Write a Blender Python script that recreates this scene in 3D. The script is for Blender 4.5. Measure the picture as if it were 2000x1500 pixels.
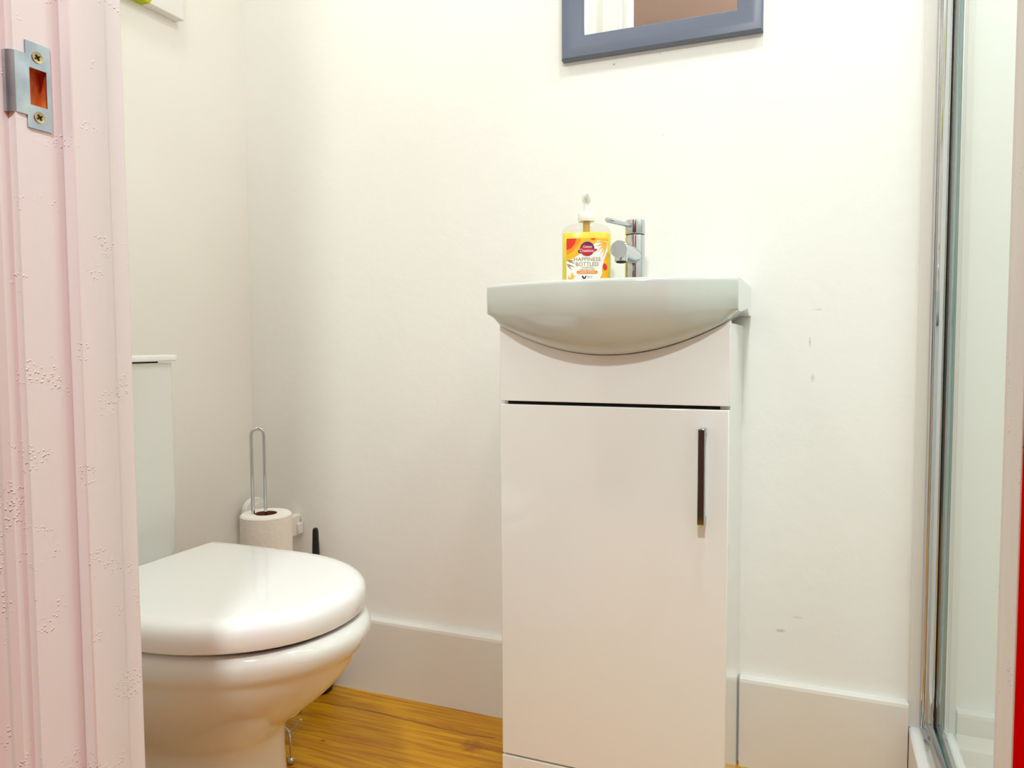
import bpy, bmesh, math, random
from mathutils import Vector, Matrix
random.seed(7)
S = bpy.context.scene
COL = S.collection
for o in list(bpy.data.objects):
    bpy.data.objects.remove(o)

# ------------------------------------------------------------------ camera
CAM_H = 0.80
yaw, pitch, roll = math.radians(22.09), math.radians(-3.166), math.radians(-0.288)
cam_data = bpy.data.cameras.new('camera')
cam = bpy.data.objects.new('camera', cam_data)
COL.objects.link(cam)
fw = Vector((-math.sin(yaw) * math.cos(pitch), math.cos(yaw) * math.cos(pitch), math.sin(pitch)))
rt = Vector((math.cos(yaw), math.sin(yaw), 0))
up = rt.cross(fw)
rt2 = math.cos(roll) * rt + math.sin(roll) * up
up2 = -math.sin(roll) * rt + math.cos(roll) * up
cam.matrix_world = Matrix(((rt2.x, up2.x, -fw.x, 0), (rt2.y, up2.y, -fw.y, 0), (rt2.z, up2.z, -fw.z, CAM_H), (0, 0, 0, 1)))
cam_data.sensor_fit = 'HORIZONTAL'
cam_data.sensor_width = 36
cam_data.lens = 1450 / 2000 * 36
cam_data.clip_start = 0.01
S.camera = cam

# ------------------------------------------------------------------ world, colour management, lamps
W = bpy.data.worlds.new('world'); S.world = W; W.use_nodes = True
W.node_tree.nodes['Background'].inputs[0].default_value = (1, .97, .93, 1)
W.node_tree.nodes['Background'].inputs[1].default_value = 0.3
S.view_settings.view_transform = 'Standard'
S.view_settings.look = 'None'
S.view_settings.gamma = 1
S.view_settings.use_curve_mapping = False
S.view_settings.exposure = 0.05
S.cycles.max_bounces = 12
S.cycles.diffuse_bounces = 6
S.cycles.glossy_bounces = 6
S.cycles.transparent_max_bounces = 16

def area(name, loc, size, power, color, shape='DISK', rot=(0, 0, 0)):
    l = bpy.data.lights.new(name, 'AREA'); l.shape = shape; l.size = size
    l.energy = power; l.color = color
    o = bpy.data.objects.new(name, l); o.location = loc; o.rotation_euler = rot
    COL.objects.link(o); return o
area('bathroom_lamp', (-0.05, 0.84, 2.325), 0.16, 6.0, (.925, 1.0, .985))
area('bathroom_lamp_left', (-0.95, 0.85, 2.325), 0.16, 3.2, (.955, 1.0, .93))
area('shower_fill_lamp', (0.62, 0.98, 2.325), 0.16, 6.5, (.95, 1.0, .99))  # added fill lamp, unseen, lifts the dark shower interior
area('hallway_lamp', (0.0, -0.55, 2.325), 0.16, 33, (.94, 1.0, .99))

# ------------------------------------------------------------------ materials
def new_mat(name, color, rough=.5, metal=0., coat=0., spec=.5, **kw):
    m = bpy.data.materials.new(name); m.use_nodes = True
    b = m.node_tree.nodes['Principled BSDF']
    b.inputs['Base Color'].default_value = (*color, 1)
    b.inputs['Roughness'].default_value = rough
    b.inputs['Metallic'].default_value = metal
    b.inputs['Coat Weight'].default_value = coat
    b.inputs['Coat Roughness'].default_value = .03
    b.inputs['Specular IOR Level'].default_value = spec
    for k, v in kw.items():
        b.inputs[k.replace('_', ' ')].default_value = v
    return m
def N(m, t, **kw):
    n = m.node_tree.nodes.new(t)
    for k, v in kw.items(): setattr(n, k, v)
    return n
def L(m, a, b): m.node_tree.links.new(a, b)
def P(m): return m.node_tree.nodes['Principled BSDF']
def add_bump(m, scale=60, strength=.1, dist=.002, detail=4, vec_scale=(1, 1, 1)):
    tc = N(m, 'ShaderNodeTexCoord'); mp = N(m, 'ShaderNodeMapping'); mp.inputs['Scale'].default_value = vec_scale
    no = N(m, 'ShaderNodeTexNoise'); no.inputs['Scale'].default_value = scale; no.inputs['Detail'].default_value = detail
    bu = N(m, 'ShaderNodeBump'); bu.inputs['Strength'].default_value = strength; bu.inputs['Distance'].default_value = dist
    L(m, tc.outputs['Object'], mp.inputs[0]); L(m, mp.outputs[0], no.inputs['Vector']); L(m, no.outputs[0], bu.inputs['Height'])
    L(m, bu.outputs[0], P(m).inputs['Normal'])
    return bu
def mottled(m, c1, c2, scale=6, detail=5, vec_scale=(1, 1, 1), lo=.35, hi=.65):
    tc = N(m, 'ShaderNodeTexCoord'); mp = N(m, 'ShaderNodeMapping'); mp.inputs['Scale'].default_value = vec_scale
    no = N(m, 'ShaderNodeTexNoise'); no.inputs['Scale'].default_value = scale; no.inputs['Detail'].default_value = detail
    cr = N(m, 'ShaderNodeValToRGB')
    cr.color_ramp.elements[0].position = lo; cr.color_ramp.elements[0].color = (*c1, 1)
    cr.color_ramp.elements[1].position = hi; cr.color_ramp.elements[1].color = (*c2, 1)
    L(m, tc.outputs['Object'], mp.inputs[0]); L(m, mp.outputs[0], no.inputs['Vector']); L(m, no.outputs[0], cr.inputs[0])
    L(m, cr.outputs[0], P(m).inputs['Base Color'])

M = {}
M['wall'] = new_mat('painted_wall', (.87, .865, .84), .75)
mottled(M['wall'], (.86, .855, .825), (.885, .88, .855), 3, 6)
add_bump(M['wall'], 45, .22, .003, 6)
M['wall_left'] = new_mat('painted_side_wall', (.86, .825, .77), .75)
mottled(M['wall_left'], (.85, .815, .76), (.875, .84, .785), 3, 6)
add_bump(M['wall_left'], 45, .15, .003, 6)
def wall_marks():
    m = M['wall']
    tc = N(m, 'ShaderNodeTexCoord'); sep = N(m, 'ShaderNodeSeparateXYZ'); L(m, tc.outputs['Object'], sep.inputs[0])
    no = N(m, 'ShaderNodeTexNoise'); no.inputs['Scale'].default_value = 160; L(m, tc.outputs['Object'], no.inputs['Vector'])
    def mth(op, a, b, c=None):
        n = N(m, 'ShaderNodeMath', operation=op)
        for i, v in enumerate((a, b, c)):
            if v is None: continue
            if hasattr(v, 'is_linked'): L(m, v, n.inputs[i])
            else: n.inputs[i].default_value = v
        return n.outputs[0]
    tot = None
    for x, z, rx, rz, k in ((-.367, 1.338, .0024, .0020, .8), (-.278, 1.346, .0016, .0016, .4), (-.272, 1.193, .0022, .0018, .45), (-.14, 1.368, .0030, .0022, .4),
                            (.006, .857, .010, .0016, .25), (-.006, .80, .0022, .012, .35), (0.0, .735, .004, .010, .25), (-.048, .264, .010, .0035, .45), (-.02, .293, .012, .0025, .25)):
        dx = mth('DIVIDE', mth('SUBTRACT', sep.outputs[0], x), rx); dz = mth('DIVIDE', mth('SUBTRACT', sep.outputs[2], z), rz)
        d = mth('ADD', mth('MULTIPLY', dx, dx), mth('MULTIPLY', dz, dz))
        d = mth('ADD', d, mth('MULTIPLY_ADD', no.outputs[0], 2.4, -1.2))
        v = mth('MULTIPLY', mth('MINIMUM', mth('MAXIMUM', mth('SUBTRACT', 1.0, d), 0.0), 1.0), k)
        tot = v if tot is None else mth('MAXIMUM', tot, v)
    src = P(m).inputs['Base Color'].links[0].from_socket
    mx = N(m, 'ShaderNodeMix', data_type='RGBA'); L(m, tot, mx.inputs[0]); L(m, src, mx.inputs[6]); mx.inputs[7].default_value = (.30, .25, .20, 1)
    L(m, mx.outputs[2], P(m).inputs['Base Color'])
wall_marks()
M['ceiling'] = new_mat('ceiling_paint', (.88, .87, .85), .9)
M['skirting'] = new_mat('white_satin_paint', (.78, .76, .72), .35)
add_bump(M['skirting'], 30, .05, .002, 3)
M['jamb'] = new_mat('door_frame_paint', (.82, .785, .79), .42)  # white paint with the red door's pink bounce light put into its colour
def jamb_bumps():
    m = M['jamb']
    tc = N(m, 'ShaderNodeTexCoord')
    no = N(m, 'ShaderNodeTexNoise'); no.inputs['Scale'].default_value = 90; no.inputs['Detail'].default_value = 3
    mp = N(m, 'ShaderNodeMapping'); mp.inputs['Scale'].default_value = (1, 1, .12)
    L(m, tc.outputs['Object'], mp.inputs[0]); L(m, mp.outputs[0], no.inputs['Vector'])
    # clusters of paint blisters
    vo = N(m, 'ShaderNodeTexVoronoi'); vo.inputs['Scale'].default_value = 330
    L(m, tc.outputs['Object'], vo.inputs['Vector'])
    inv = N(m, 'ShaderNodeMapRange'); inv.inputs[1].default_value = .0; inv.inputs[2].default_value = .35; inv.inputs[3].default_value = 1; inv.inputs[4].default_value = 0
    L(m, vo.outputs['Distance'], inv.inputs[0])
    n2 = N(m, 'ShaderNodeTexNoise'); n2.inputs['Scale'].default_value = 22; n2.inputs['Detail'].default_value = 2
    L(m, tc.outputs['Object'], n2.inputs['Vector'])
    gate = N(m, 'ShaderNodeMapRange'); gate.inputs[1].default_value = .57; gate.inputs[2].default_value = .64
    L(m, n2.outputs[0], gate.inputs[0])
    mul = N(m, 'ShaderNodeMath', operation='MULTIPLY'); L(m, inv.outputs[0], mul.inputs[0]); L(m, gate.outputs[0], mul.inputs[1])
    ad = N(m, 'ShaderNodeMath', operation='MULTIPLY_ADD'); ad.inputs[1].default_value = .25
    L(m, no.outputs[0], ad.inputs[0]); L(m, mul.outputs[0], ad.inputs[2])
    bu = N(m, 'ShaderNodeBump'); bu.inputs['Strength'].default_value = .6; bu.inputs['Distance'].default_value = .0018
    L(m, ad.outputs[0], bu.inputs['Height']); L(m, bu.outputs[0], P(m).inputs['Normal'])
jamb_bumps()
M['red'] = new_mat('red_door_paint', (.68, .0, .0), .9, spec=.0)
M['hall'] = new_mat('brown_hall_paint', (.19, .125, .098), .8)
M['ceramic'] = new_mat('white_ceramic', (.78, .79, .75), .08, coat=.6)
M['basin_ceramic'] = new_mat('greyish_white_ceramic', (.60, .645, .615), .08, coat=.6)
M['plastic_white'] = new_mat('glossy_white_plastic', (.87, .875, .87), .03, coat=.5)
M['gloss'] = new_mat('gloss_white_laminate', (.87, .88, .875), .09, coat=.5)
M['carcass'] = new_mat('white_carcass', (.82, .82, .80), .12, coat=.4)
M['dark'] = new_mat('gap_shade_and_black_parts', (.02, .018, .016), .8)  # near-black for painted gap shade, also for rubber seal and aerator mesh
M['chrome'] = new_mat('chrome', (.62, .64, .67), .06, 1.)
M['handle_chrome'] = new_mat('dark_reflecting_chrome', (.30, .31, .34), .05, 1.)  # plain chrome, dark hallway reflection put into its base colour
M['chrome_satin'] = new_mat('satin_aluminium', (.80, .80, .80), .18, 1.)
M['steel'] = new_mat('zinc_steel', (.52, .54, .60), .34, 1.)
mottled(M['steel'], (.36, .40, .48), (.54, .58, .64), 40, 3)
M['brass'] = new_mat('brass_screw', (.55, .42, .22), .35, 1.)
M['rawwood'] = new_mat('orange_raw_wood', (.55, .11, .01), .7)
mottled(M['rawwood'], (.42, .04, .005), (.85, .33, .04), 70, 4, (1, 1, .4))
M['frame_grey'] = new_mat('blue_grey_frame', (.135, .155, .215), .3)
M['mirror'] = new_mat('mirror_silver', (.93, .94, .93), .0, 1.)
M['paper'] = new_mat('toilet_paper', (.86, .80, .74), .95)
bu = add_bump(M['paper'], 120, .5, .002, 2)
M['card'] = new_mat('cardboard_core', (.22, .06, .035), .9)
M['black'] = new_mat('black_plastic', (.008, .008, .010), .35)
M['white_soft'] = new_mat('white_plastic', (.86, .83, .78), .35)
M['liquid'] = new_mat('yellow_soap', (1.0, .78, .06), .25, coat=.6)
M['liquid'].node_tree.nodes['Principled BSDF'].inputs['Subsurface Weight'].default_value = .25
P(M['liquid']).inputs['Subsurface Radius'].default_value = (.03, .02, .004)
M['pump'] = new_mat('translucent_pump_plastic', (.92, .91, .84), .3)
M['tube'] = new_mat('amber_dip_tube', (.62, .42, .12), .4)
M['white_print'] = new_mat('label_white', (.93, .92, .88), .5)
M['orange_print'] = new_mat('label_orange', (.95, .30, .012), .5)
M['amber_print'] = new_mat('label_amber', (1.0, .50, .015), .5)
M['red_print'] = new_mat('label_red', (.80, .03, .008), .5)
M['crimson_print'] = new_mat('label_crimson', (.55, .008, .03), .5)
M['purple_print'] = new_mat('label_purple', (.13, .012, .12), .5)
M['gold_print'] = new_mat('label_gold', (.34, .22, .06), .5)
M['black_print'] = new_mat('label_black', (.015, .015, .015), .5)
M['rubber'] = new_mat('clear_seal', (.60, .62, .60), .3)

def thin_glass(name, tint, ior=1.45):
    m = bpy.data.materials.new(name); m.use_nodes = True
    nt = m.node_tree; nt.nodes.remove(nt.nodes['Principled BSDF'])
    out = nt.nodes['Material Output']
    tr = N(m, 'ShaderNodeBsdfTransparent'); tr.inputs[0].default_value = (*tint, 1)
    gl = N(m, 'ShaderNodeBsdfGlossy'); gl.inputs['Roughness'].default_value = 0.0; gl.inputs[0].default_value = (1, 1, 1, 1)
    fr = N(m, 'ShaderNodeFresnel'); fr.inputs[0].default_value = ior
    ge = N(m, 'ShaderNodeNewGeometry')          # only the outer face reflects, so light is not trapped inside the thin pane
    sb = N(m, 'ShaderNodeMath', operation='SUBTRACT'); sb.inputs[0].default_value = 1; L(m, ge.outputs['Backfacing'], sb.inputs[1])
    ml = N(m, 'ShaderNodeMath', operation='MULTIPLY'); L(m, fr.outputs[0], ml.inputs[0]); L(m, sb.outputs[0], ml.inputs[1])
    mx = N(m, 'ShaderNodeMixShader')
    L(m, ml.outputs[0], mx.inputs[0]); L(m, tr.outputs[0], mx.inputs[1]); L(m, gl.outputs[0], mx.inputs[2]); L(m, mx.outputs[0], out.inputs[0])
    return m
M['glass'] = thin_glass('shower_glass', (.955, .985, .97), 1.55)
M['bottle_clear'] = thin_glass('clear_plastic', (.955, .945, .92), 1.3)
M['glass_edge'] = new_mat('green_glass_edge', (.10, .27, .25), .15)

def wood_floor():
    m = new_mat('oak_laminate', (.6, .33, .06), .38)
    nt = m.node_tree
    tc = N(m, 'ShaderNodeTexCoord')
    sep = N(m, 'ShaderNodeSeparateXYZ'); L(m, tc.outputs['Object'], sep.inputs[0])
    # long grain
    mp = N(m, 'ShaderNodeMapping'); mp.inputs['Scale'].default_value = (2.2, 34, 1); L(m, tc.outputs['Object'], mp.inputs[0])
    n1 = N(m, 'ShaderNodeTexNoise'); n1.inputs['Scale'].default_value = 2.2; n1.inputs['Detail'].default_value = 8; n1.inputs['Distortion'].default_value = .8
    L(m, mp.outputs[0], n1.inputs['Vector'])
    mp2 = N(m, 'ShaderNodeMapping'); mp2.inputs['Scale'].default_value = (1.6, 5, 1); L(m, tc.outputs['Object'], mp2.inputs[0])
    n2 = N(m, 'ShaderNodeTexNoise'); n2.inputs['Scale'].default_value = 3.5; n2.inputs['Detail'].default_value = 4; L(m, mp2.outputs[0], n2.inputs['Vector'])
    cr = N(m, 'ShaderNodeValToRGB')
    for p_, c in ((0, (.40, .13, .001)), (1, (.72, .37, .006))):
        cr.color_ramp.elements[int(p_)].color = (*c, 1)
    cr.color_ramp.elements[0].position = .3; cr.color_ramp.elements[1].position = .68
    e = cr.color_ramp.elements.new(.48); e.color = (.57, .26, .002, 1)
    L(m, n1.outputs[0], cr.inputs[0])
    mix = N(m, 'ShaderNodeMix', data_type='RGBA'); mix.blend_type = 'MULTIPLY'; mix.inputs[0].default_value = .45
    cr2 = N(m, 'ShaderNodeValToRGB'); cr2.color_ramp.elements[0].position = .35; cr2.color_ramp.elements[0].color = (.78, .62, .45, 1)
    cr2.color_ramp.elements[1].position = .6; cr2.color_ramp.elements[1].color = (1, 1, 1, 1)
    L(m, n2.outputs[0], cr2.inputs[0]); L(m, cr.outputs[0], mix.inputs[6]); L(m, cr2.outputs[0], mix.inputs[7])
    # a dark grain crack running along the boards, wandering gently
    nx = N(m, 'ShaderNodeTexNoise', noise_dimensions='1D'); nx.inputs['Scale'].default_value = 4.0; nx.inputs['Detail'].default_value = 3
    L(m, sep.outputs[0], nx.inputs['W'])
    def mth(op, a, b=None, c=None):
        n = N(m, 'ShaderNodeMath', operation=op)
        for i, v in enumerate((a, b, c)):
            if v is None: continue
            if hasattr(v, 'links') or hasattr(v, 'is_linked'): L(m, v, n.inputs[i])
            else: n.inputs[i].default_value = v
        return n.outputs[0]
    col = mix.outputs[2]
    def line(y0, amp, width, strength, x0=-9, x1=9, color=(.20, .045, .008)):
        nonlocal col
        off = mth('MULTIPLY_ADD', nx.outputs[0], amp, y0 - amp * .5)
        d = mth('ABSOLUTE', mth('SUBTRACT', sep.outputs[1], off))
        k = mth('SMOOTH_MIN', 1, mth('MAXIMUM', 0, mth('SUBTRACT', 1, mth('DIVIDE', d, width))), 0)
        g = mth('MULTIPLY', mth('GREATER_THAN', sep.outputs[0], x0), mth('LESS_THAN', sep.outputs[0], x1))
        k = mth('MULTIPLY', mth('MULTIPLY', k, g), strength)
        mx = N(m, 'ShaderNodeMix', data_type='RGBA'); L(m, k, mx.inputs[0]); L(m, col, mx.inputs[6]); mx.inputs[7].default_value = (*color, 1)
        col = mx.outputs[2]
    line(1.338, .045, .0035, .85, -1.05, -.585)
    line(1.225, .06, .004, .5, -1.3, -.86)
    line(1.10, .04, .003, .6)
    line(.905, 0, .0012, .9); line(.715, 0, .0012, .9); line(.525, 0, .0012, .9)
    # knots
    def knot(x, y, r, s=.8):
        nonlocal col
        dx = mth('DIVIDE', mth('SUBTRACT', sep.outputs[0], x), r * 1.5)
        dy = mth('DIVIDE', mth('SUBTRACT', sep.outputs[1], y), r)
        d = mth('SQRT', mth('ADD', mth('MULTIPLY', dx, dx), mth('MULTIPLY', dy, dy)))
        d = mth('ADD', d, mth('MULTIPLY_ADD', n3.outputs[0], 2.2, -1.1))
        k = mth('MULTIPLY', mth('MINIMUM', 1, mth('MAXIMUM', 0, mth('SUBTRACT', 1, d))), s)
        mx = N(m, 'ShaderNodeMix', data_type='RGBA'); L(m, k, mx.inputs[0]); L(m, col, mx.inputs[6]); mx.inputs[7].default_value = (.24, .06, .012, 1)
        col = mx.outputs[2]
    n3 = N(m, 'ShaderNodeTexNoise'); n3.inputs['Scale'].default_value = 55; n3.inputs['Detail'].default_value = 4; L(m, tc.outputs['Object'], n3.inputs['Vector'])
    knot(-.615, 1.295, .024); knot(-.905, 1.205, .005); knot(-.45, 1.0, .02)
    L(m, col, P(m).inputs['Base Color'])
    bu = N(m, 'ShaderNodeBump'); bu.inputs['Strength'].default_value = .08; bu.inputs['Distance'].default_value = .001
    L(m, n1.outputs[0], bu.inputs['Height']); L(m, bu.outputs[0], P(m).inputs['Normal'])
    return m
M['floor'] = wood_floor()

def canvas_print():
    m = new_mat('canvas_print', (.80, .77, .72), .8)
    tc = N(m, 'ShaderNodeTexCoord'); sep = N(m, 'ShaderNodeSeparateXYZ'); L(m, tc.outputs['Object'], sep.inputs[0])
    no = N(m, 'ShaderNodeTexNoise'); no.inputs['Scale'].default_value = 9; L(m, tc.outputs['Object'], no.inputs['Vector'])
    # green leaf: an ellipse near the bottom of the picture, edge wobbling
    def mth(op, a, b):
        n = N(m, 'ShaderNodeMath', operation=op)
        for i, v in enumerate((a, b)):
            if hasattr(v, 'is_linked'): L(m, v, n.inputs[i])
            else: n.inputs[i].default_value = v
        return n.outputs[0]
    def leaf(cy, cz, ry, rz, ang):
        y = mth('SUBTRACT', sep.outputs[1], cy); z = mth('SUBTRACT', sep.outputs[2], cz)
        c, s = math.cos(ang), math.sin(ang)
        a = mth('DIVIDE', mth('ADD', mth('MULTIPLY', y, c), mth('MULTIPLY', z, s)), ry)
        b = mth('DIVIDE', mth('SUBTRACT', mth('MULTIPLY', z, c), mth('MULTIPLY', y, s)), rz)
        d = mth('ADD', mth('MULTIPLY', a, a), mth('MULTIPLY', b, b))
        return mth('LESS_THAN', mth('ADD', d, mth('MULTIPLY', no.outputs[0], .15)), 1.0)
    k = mth('MAXIMUM', leaf(-.20, .03, .128, .075, 0.0), leaf(-.30, .22, .16, .05, .7))
    k2 = leaf(-.36, .32, .16, .06, -.5)
    mx = N(m, 'ShaderNodeMix', data_type='RGBA'); L(m, k, mx.inputs[0]); mx.inputs[6].default_value = (.80, .77, .73, 1); mx.inputs[7].default_value = (.46, .50, .01, 1)
    mx2 = N(m, 'ShaderNodeMix', data_type='RGBA'); L(m, k2, mx2.inputs[0]); L(m, mx.outputs[2], mx2.inputs[6]); mx2.inputs[7].default_value = (.62, .66, .12, 1)
    L(m, mx2.outputs[2], P(m).inputs['Base Color'])
    return m
M['canvas'] = canvas_print()

# ------------------------------------------------------------------ mesh helpers
def bm_box(bm, x0, x1, y0, y1, z0, z1):
    vs = [bm.verts.new(v) for v in ((x0, y0, z0), (x1, y0, z0), (x1, y1, z0), (x0, y1, z0), (x0, y0, z1), (x1, y0, z1), (x1, y1, z1), (x0, y1, z1))]
    for f in ((0, 3, 2, 1), (4, 5, 6, 7), (0, 1, 5, 4), (1, 2, 6, 5), (2, 3, 7, 6), (3, 0, 4, 7)):
        bm.faces.new([vs[i] for i in f])
def bm_loft(bm, rings, caps=True, closed=False):
    R = [[bm.verts.new(p) for p in r] for r in rings]
    n = len(R[0])
    pairs = list(zip(R[:-1], R[1:])) + ([(R[-1], R[0])] if closed else [])
    for a, b in pairs:
        for i in range(n):
            j = (i + 1) % n
            bm.faces.new((a[i], a[j], b[j], b[i]))
    if caps and not closed:
        bm.faces.new(list(reversed(R[0]))); bm.faces.new(R[-1])
def bm_lathe(bm, prof, cx=0, cy=0, n=40, caps=True):
    bm_loft(bm, [[(cx + r * math.cos(2 * math.pi * i / n), cy + r * math.sin(2 * math.pi * i / n), z) for i in range(n)] for r, z in prof], caps)
def bm_tube(bm, pts, r, n=12, caps=True):
    pts = [Vector(p) for p in pts]
    rings = []; t0 = (pts[1] - pts[0]).normalized()
    a = t0.orthogonal().normalized()
    for i, p in enumerate(pts):
        t = ((pts[min(i + 1, len(pts) - 1)] - pts[max(i - 1, 0)])).normalized()
        a = (a - t * a.dot(t)).normalized(); b = t.cross(a)
        rr = r[i] if isinstance(r, (list, tuple)) else r
        rings.append([p + rr * (math.cos(2 * math.pi * k / n) * a + math.sin(2 * math.pi * k / n) * b) for k in range(n)])
    bm_loft(bm, rings, caps)
def bm_prism(bm, poly, axis, d0, d1):
    """poly: 2-D points, extruded along axis ('x','y','z') from d0 to d1"""
    def mk(p, d):
        return {'x': (d, p[0], p[1]), 'y': (p[0], d, p[1]), 'z': (p[0], p[1], d)}[axis]
    a = [bm.verts.new(mk(p, d0)) for p in poly]; b = [bm.verts.new(mk(p, d1)) for p in poly]
    n = len(poly)
    for i in range(n):
        bm.faces.new((a[i], a[(i + 1) % n], b[(i + 1) % n], b[i]))
    bm.faces.new(list(reversed(a))); bm.faces.new(b)
def obj(name, bm, mat, parent=None, smooth=False, bevel=0, bseg=2, subsurf=0, label=None, angle=35):
    bmesh.ops.remove_doubles(bm, verts=bm.verts, dist=1e-6)
    bmesh.ops.recalc_face_normals(bm, faces=bm.faces)
    me = bpy.data.meshes.new(name); bm.to_mesh(me); bm.free()
    mats = mat if isinstance(mat, (list, tuple)) else [mat]
    for mm in mats: me.materials.append(M[mm] if isinstance(mm, str) else mm)
    o = bpy.data.objects.new(name, me); COL.objects.link(o)
    if parent is not None:
        o.parent = parent
        o.matrix_parent_inverse = Matrix.Translation(-world_loc(parent))
    if smooth:
        for p in me.polygons: p.use_smooth = True
        me.set_sharp_from_angle(angle=math.radians(angle))
    if bevel:
        b = o.modifiers.new('bevel', 'BEVEL'); b.width = bevel; b.segments = bseg; b.limit_method = 'ANGLE'; b.angle_limit = math.radians(40)
        b.harden_normals = False
        for p in me.polygons: p.use_smooth = True
        me.set_sharp_from_angle(angle=math.radians(50))
    if subsurf:
        s = o.modifiers.new('subsurf', 'SUBSURF'); s.levels = subsurf; s.render_levels = subsurf
    if label: o['label'] = label
    return o
def world_loc(o):
    # parts are modelled in room coordinates, so only a top-level thing carries an offset
    return Vector(o.location) if o.parent is None else Vector((0, 0, 0))
def box(name, x0, x1, y0, y1, z0, z1, mat, parent=None, bevel=0, label=None, bseg=2):
    bm = bmesh.new(); bm_box(bm, x0, x1, y0, y1, z0, z1)
    return obj(name, bm, mat, parent, bevel=bevel, label=label, bseg=bseg)
def tag(o, label, cat, group=None):
    o['label'] = label; o['category'] = cat
    if group: o['group'] = group
    return o
def thing(name, label, cat, loc, group=None):
    o = bpy.data.objects.new(name, None); COL.objects.link(o); o.location = loc; o.empty_display_size = .05
    return tag(o, label, cat, group)
def struct(o):
    o['kind'] = 'structure'; return o

# ------------------------------------------------------------------ room shell
WY = 1.438          # back wall
WX = -1.27          # left wall
RX = 1.02           # far shower wall
CZ = 2.35
HY0, HY1 = 0.397, 0.483     # thickness of the wall with the doorway
JL, JR = -0.569, 0.109      # inner faces of the door lining
struct(box('floor', -1.75, 1.2, -1.15, 1.6, -.06, 0, 'floor'))
struct(box('ceiling', -1.75, 1.2, -1.15, 1.6, CZ, CZ + .06, 'ceiling'))
struct(box('wall_back', WX - .08, RX + .08, WY, WY + .09, 0, CZ, 'wall'))
struct(box('wall_left', WX - .08, WX, HY1, WY, 0, CZ, 'wall_left'))
struct(box('wall_right', RX, RX + .08, HY1, WY, 0, CZ, 'wall'))
bm = bmesh.new()
bm_box(bm, -1.66, JL - .028, HY0, HY1, 0, CZ)
bm_box(bm, JR + .028, 1.1, HY0, HY1, 0, CZ)
bm_box(bm, JL - .028, JR + .028, HY0, HY1, 2.03, CZ)
struct(obj('wall_front', bm, 'wall'))
struct(box('wall_hallway_back', -1.66, 1.1, -1.09, -1.0, 0, CZ, 'hall'))
struct(box('wall_hallway_left', -1.75, -1.66, -1.09, HY1, 0, CZ, 'wall'))
struct(box('wall_hallway_right', 1.1, 1.19, -1.09, HY1, 0, CZ, 'wall'))

# skirting boards: the back one is interrupted by nothing, it runs behind the cabinet
bm = bmesh.new()
prof = [(WY, 0), (WY - .018, 0), (WY - .018, .163), (WY - .0165, .1685), (WY - .013, .170), (WY, .170)]
bm_prism(bm, prof, 'x', WX + .018, -.514); bm_prism(bm, prof, 'x', -.1185, .163)
struct(obj('baseboard_back', bm, 'skirting'))
bm = bmesh.new()
bm_prism(bm, [(WX, 0), (WX + .018, 0), (WX + .018, .163), (WX + .0165, .1685), (WX + .013, .170), (WX, .170)], 'y', HY1, WY)
struct(obj('baseboard_left', bm, 'skirting'))

# ------------------------------------------------------------------ door lining (left and right jamb, head, stops, casings) and the red door
lin = bmesh.new()
bm_box(lin, JL - .028, JL, HY0 - .003, HY1, 0, 2.002)
bm_box(lin, JR, JR + .028, HY0 - .003, HY1, 0, 2.002)
bm_box(lin, JL - .028, JR + .028, HY0 - .003, HY1, 2.002, 2.03)
# cut the latch mortice in the left jamb by rebuilding it around the hole
lin.free(); lin = bmesh.new()
mz0, mz1, my0, my1 = .986, 1.017, .4045, .4200
for (y0, y1, z0, z1) in ((HY0 - .003, HY1, 0, mz0), (HY0 - .003, HY1, mz1, 2.002), (HY0 - .003, my0, mz0, mz1), (my1, HY1, mz0, mz1)):
    bm_box(lin, JL - .028, JL, y0, y1, z0, z1)
bm_box(lin, JR, JR + .028, HY0 - .003, HY1, 0, 2.002)
bm_box(lin, JL - .028, JR + .028, HY0 - .003, HY1, 2.002, 2.03)
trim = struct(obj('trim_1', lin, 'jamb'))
trim['label'] = 'white painted door lining beside the camera, tinted for red door bounce light'
SY0, SY1 = .4318, .4645
for side, sx in ((JL, 1), (JR, -1)):
    bm = bmesh.new()
    bm_prism(bm, [(side, SY0), (side + sx * .013, SY0), (side + sx * .013, SY1 - .002), (side + sx * .0105, SY1 + .0012), (side + sx * .0105, HY1), (side, HY1)], 'z', 0, 1.99)
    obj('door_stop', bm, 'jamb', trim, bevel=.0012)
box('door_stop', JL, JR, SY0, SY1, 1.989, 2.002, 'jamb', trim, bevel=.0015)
def casing(name, x0, x1, y_wall, sgn, z1):
    bm = bmesh.new()
    t = .016
    inner, outer = (x1, x0) if x0 < JL - .01 else (x0, x1)
    s = 1 if outer > inner else -1
    w = abs(outer - inner)
    prof = [(inner, y_wall), (inner, y_wall + sgn * t * .55), (inner + s * .006, y_wall + sgn * t * .75), (inner + s * .014, y_wall + sgn * t * .6), (inner + s * .020, y_wall + sgn * t),
            (inner + s * (w - .004), y_wall + sgn * t), (outer, y_wall + sgn * t * .6), (outer, y_wall)]
    bm_prism(bm, prof, 'z', 0, z1)
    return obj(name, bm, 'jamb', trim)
casing('casing', JL - .075, JL - .008, HY0 - .003, -1, 2.07)
casing('casing', JL - .075, JL - .012, HY1, 1, 2.07)
casing('casing', JR + .012, JR + .075, HY1, 1, 2.07)
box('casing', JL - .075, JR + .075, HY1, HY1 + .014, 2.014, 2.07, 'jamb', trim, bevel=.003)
bm = bmesh.new()
e_ = .0009
bm_box(bm, JL - .0279, JL - .006, my0, my1, mz0, mz1)
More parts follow.
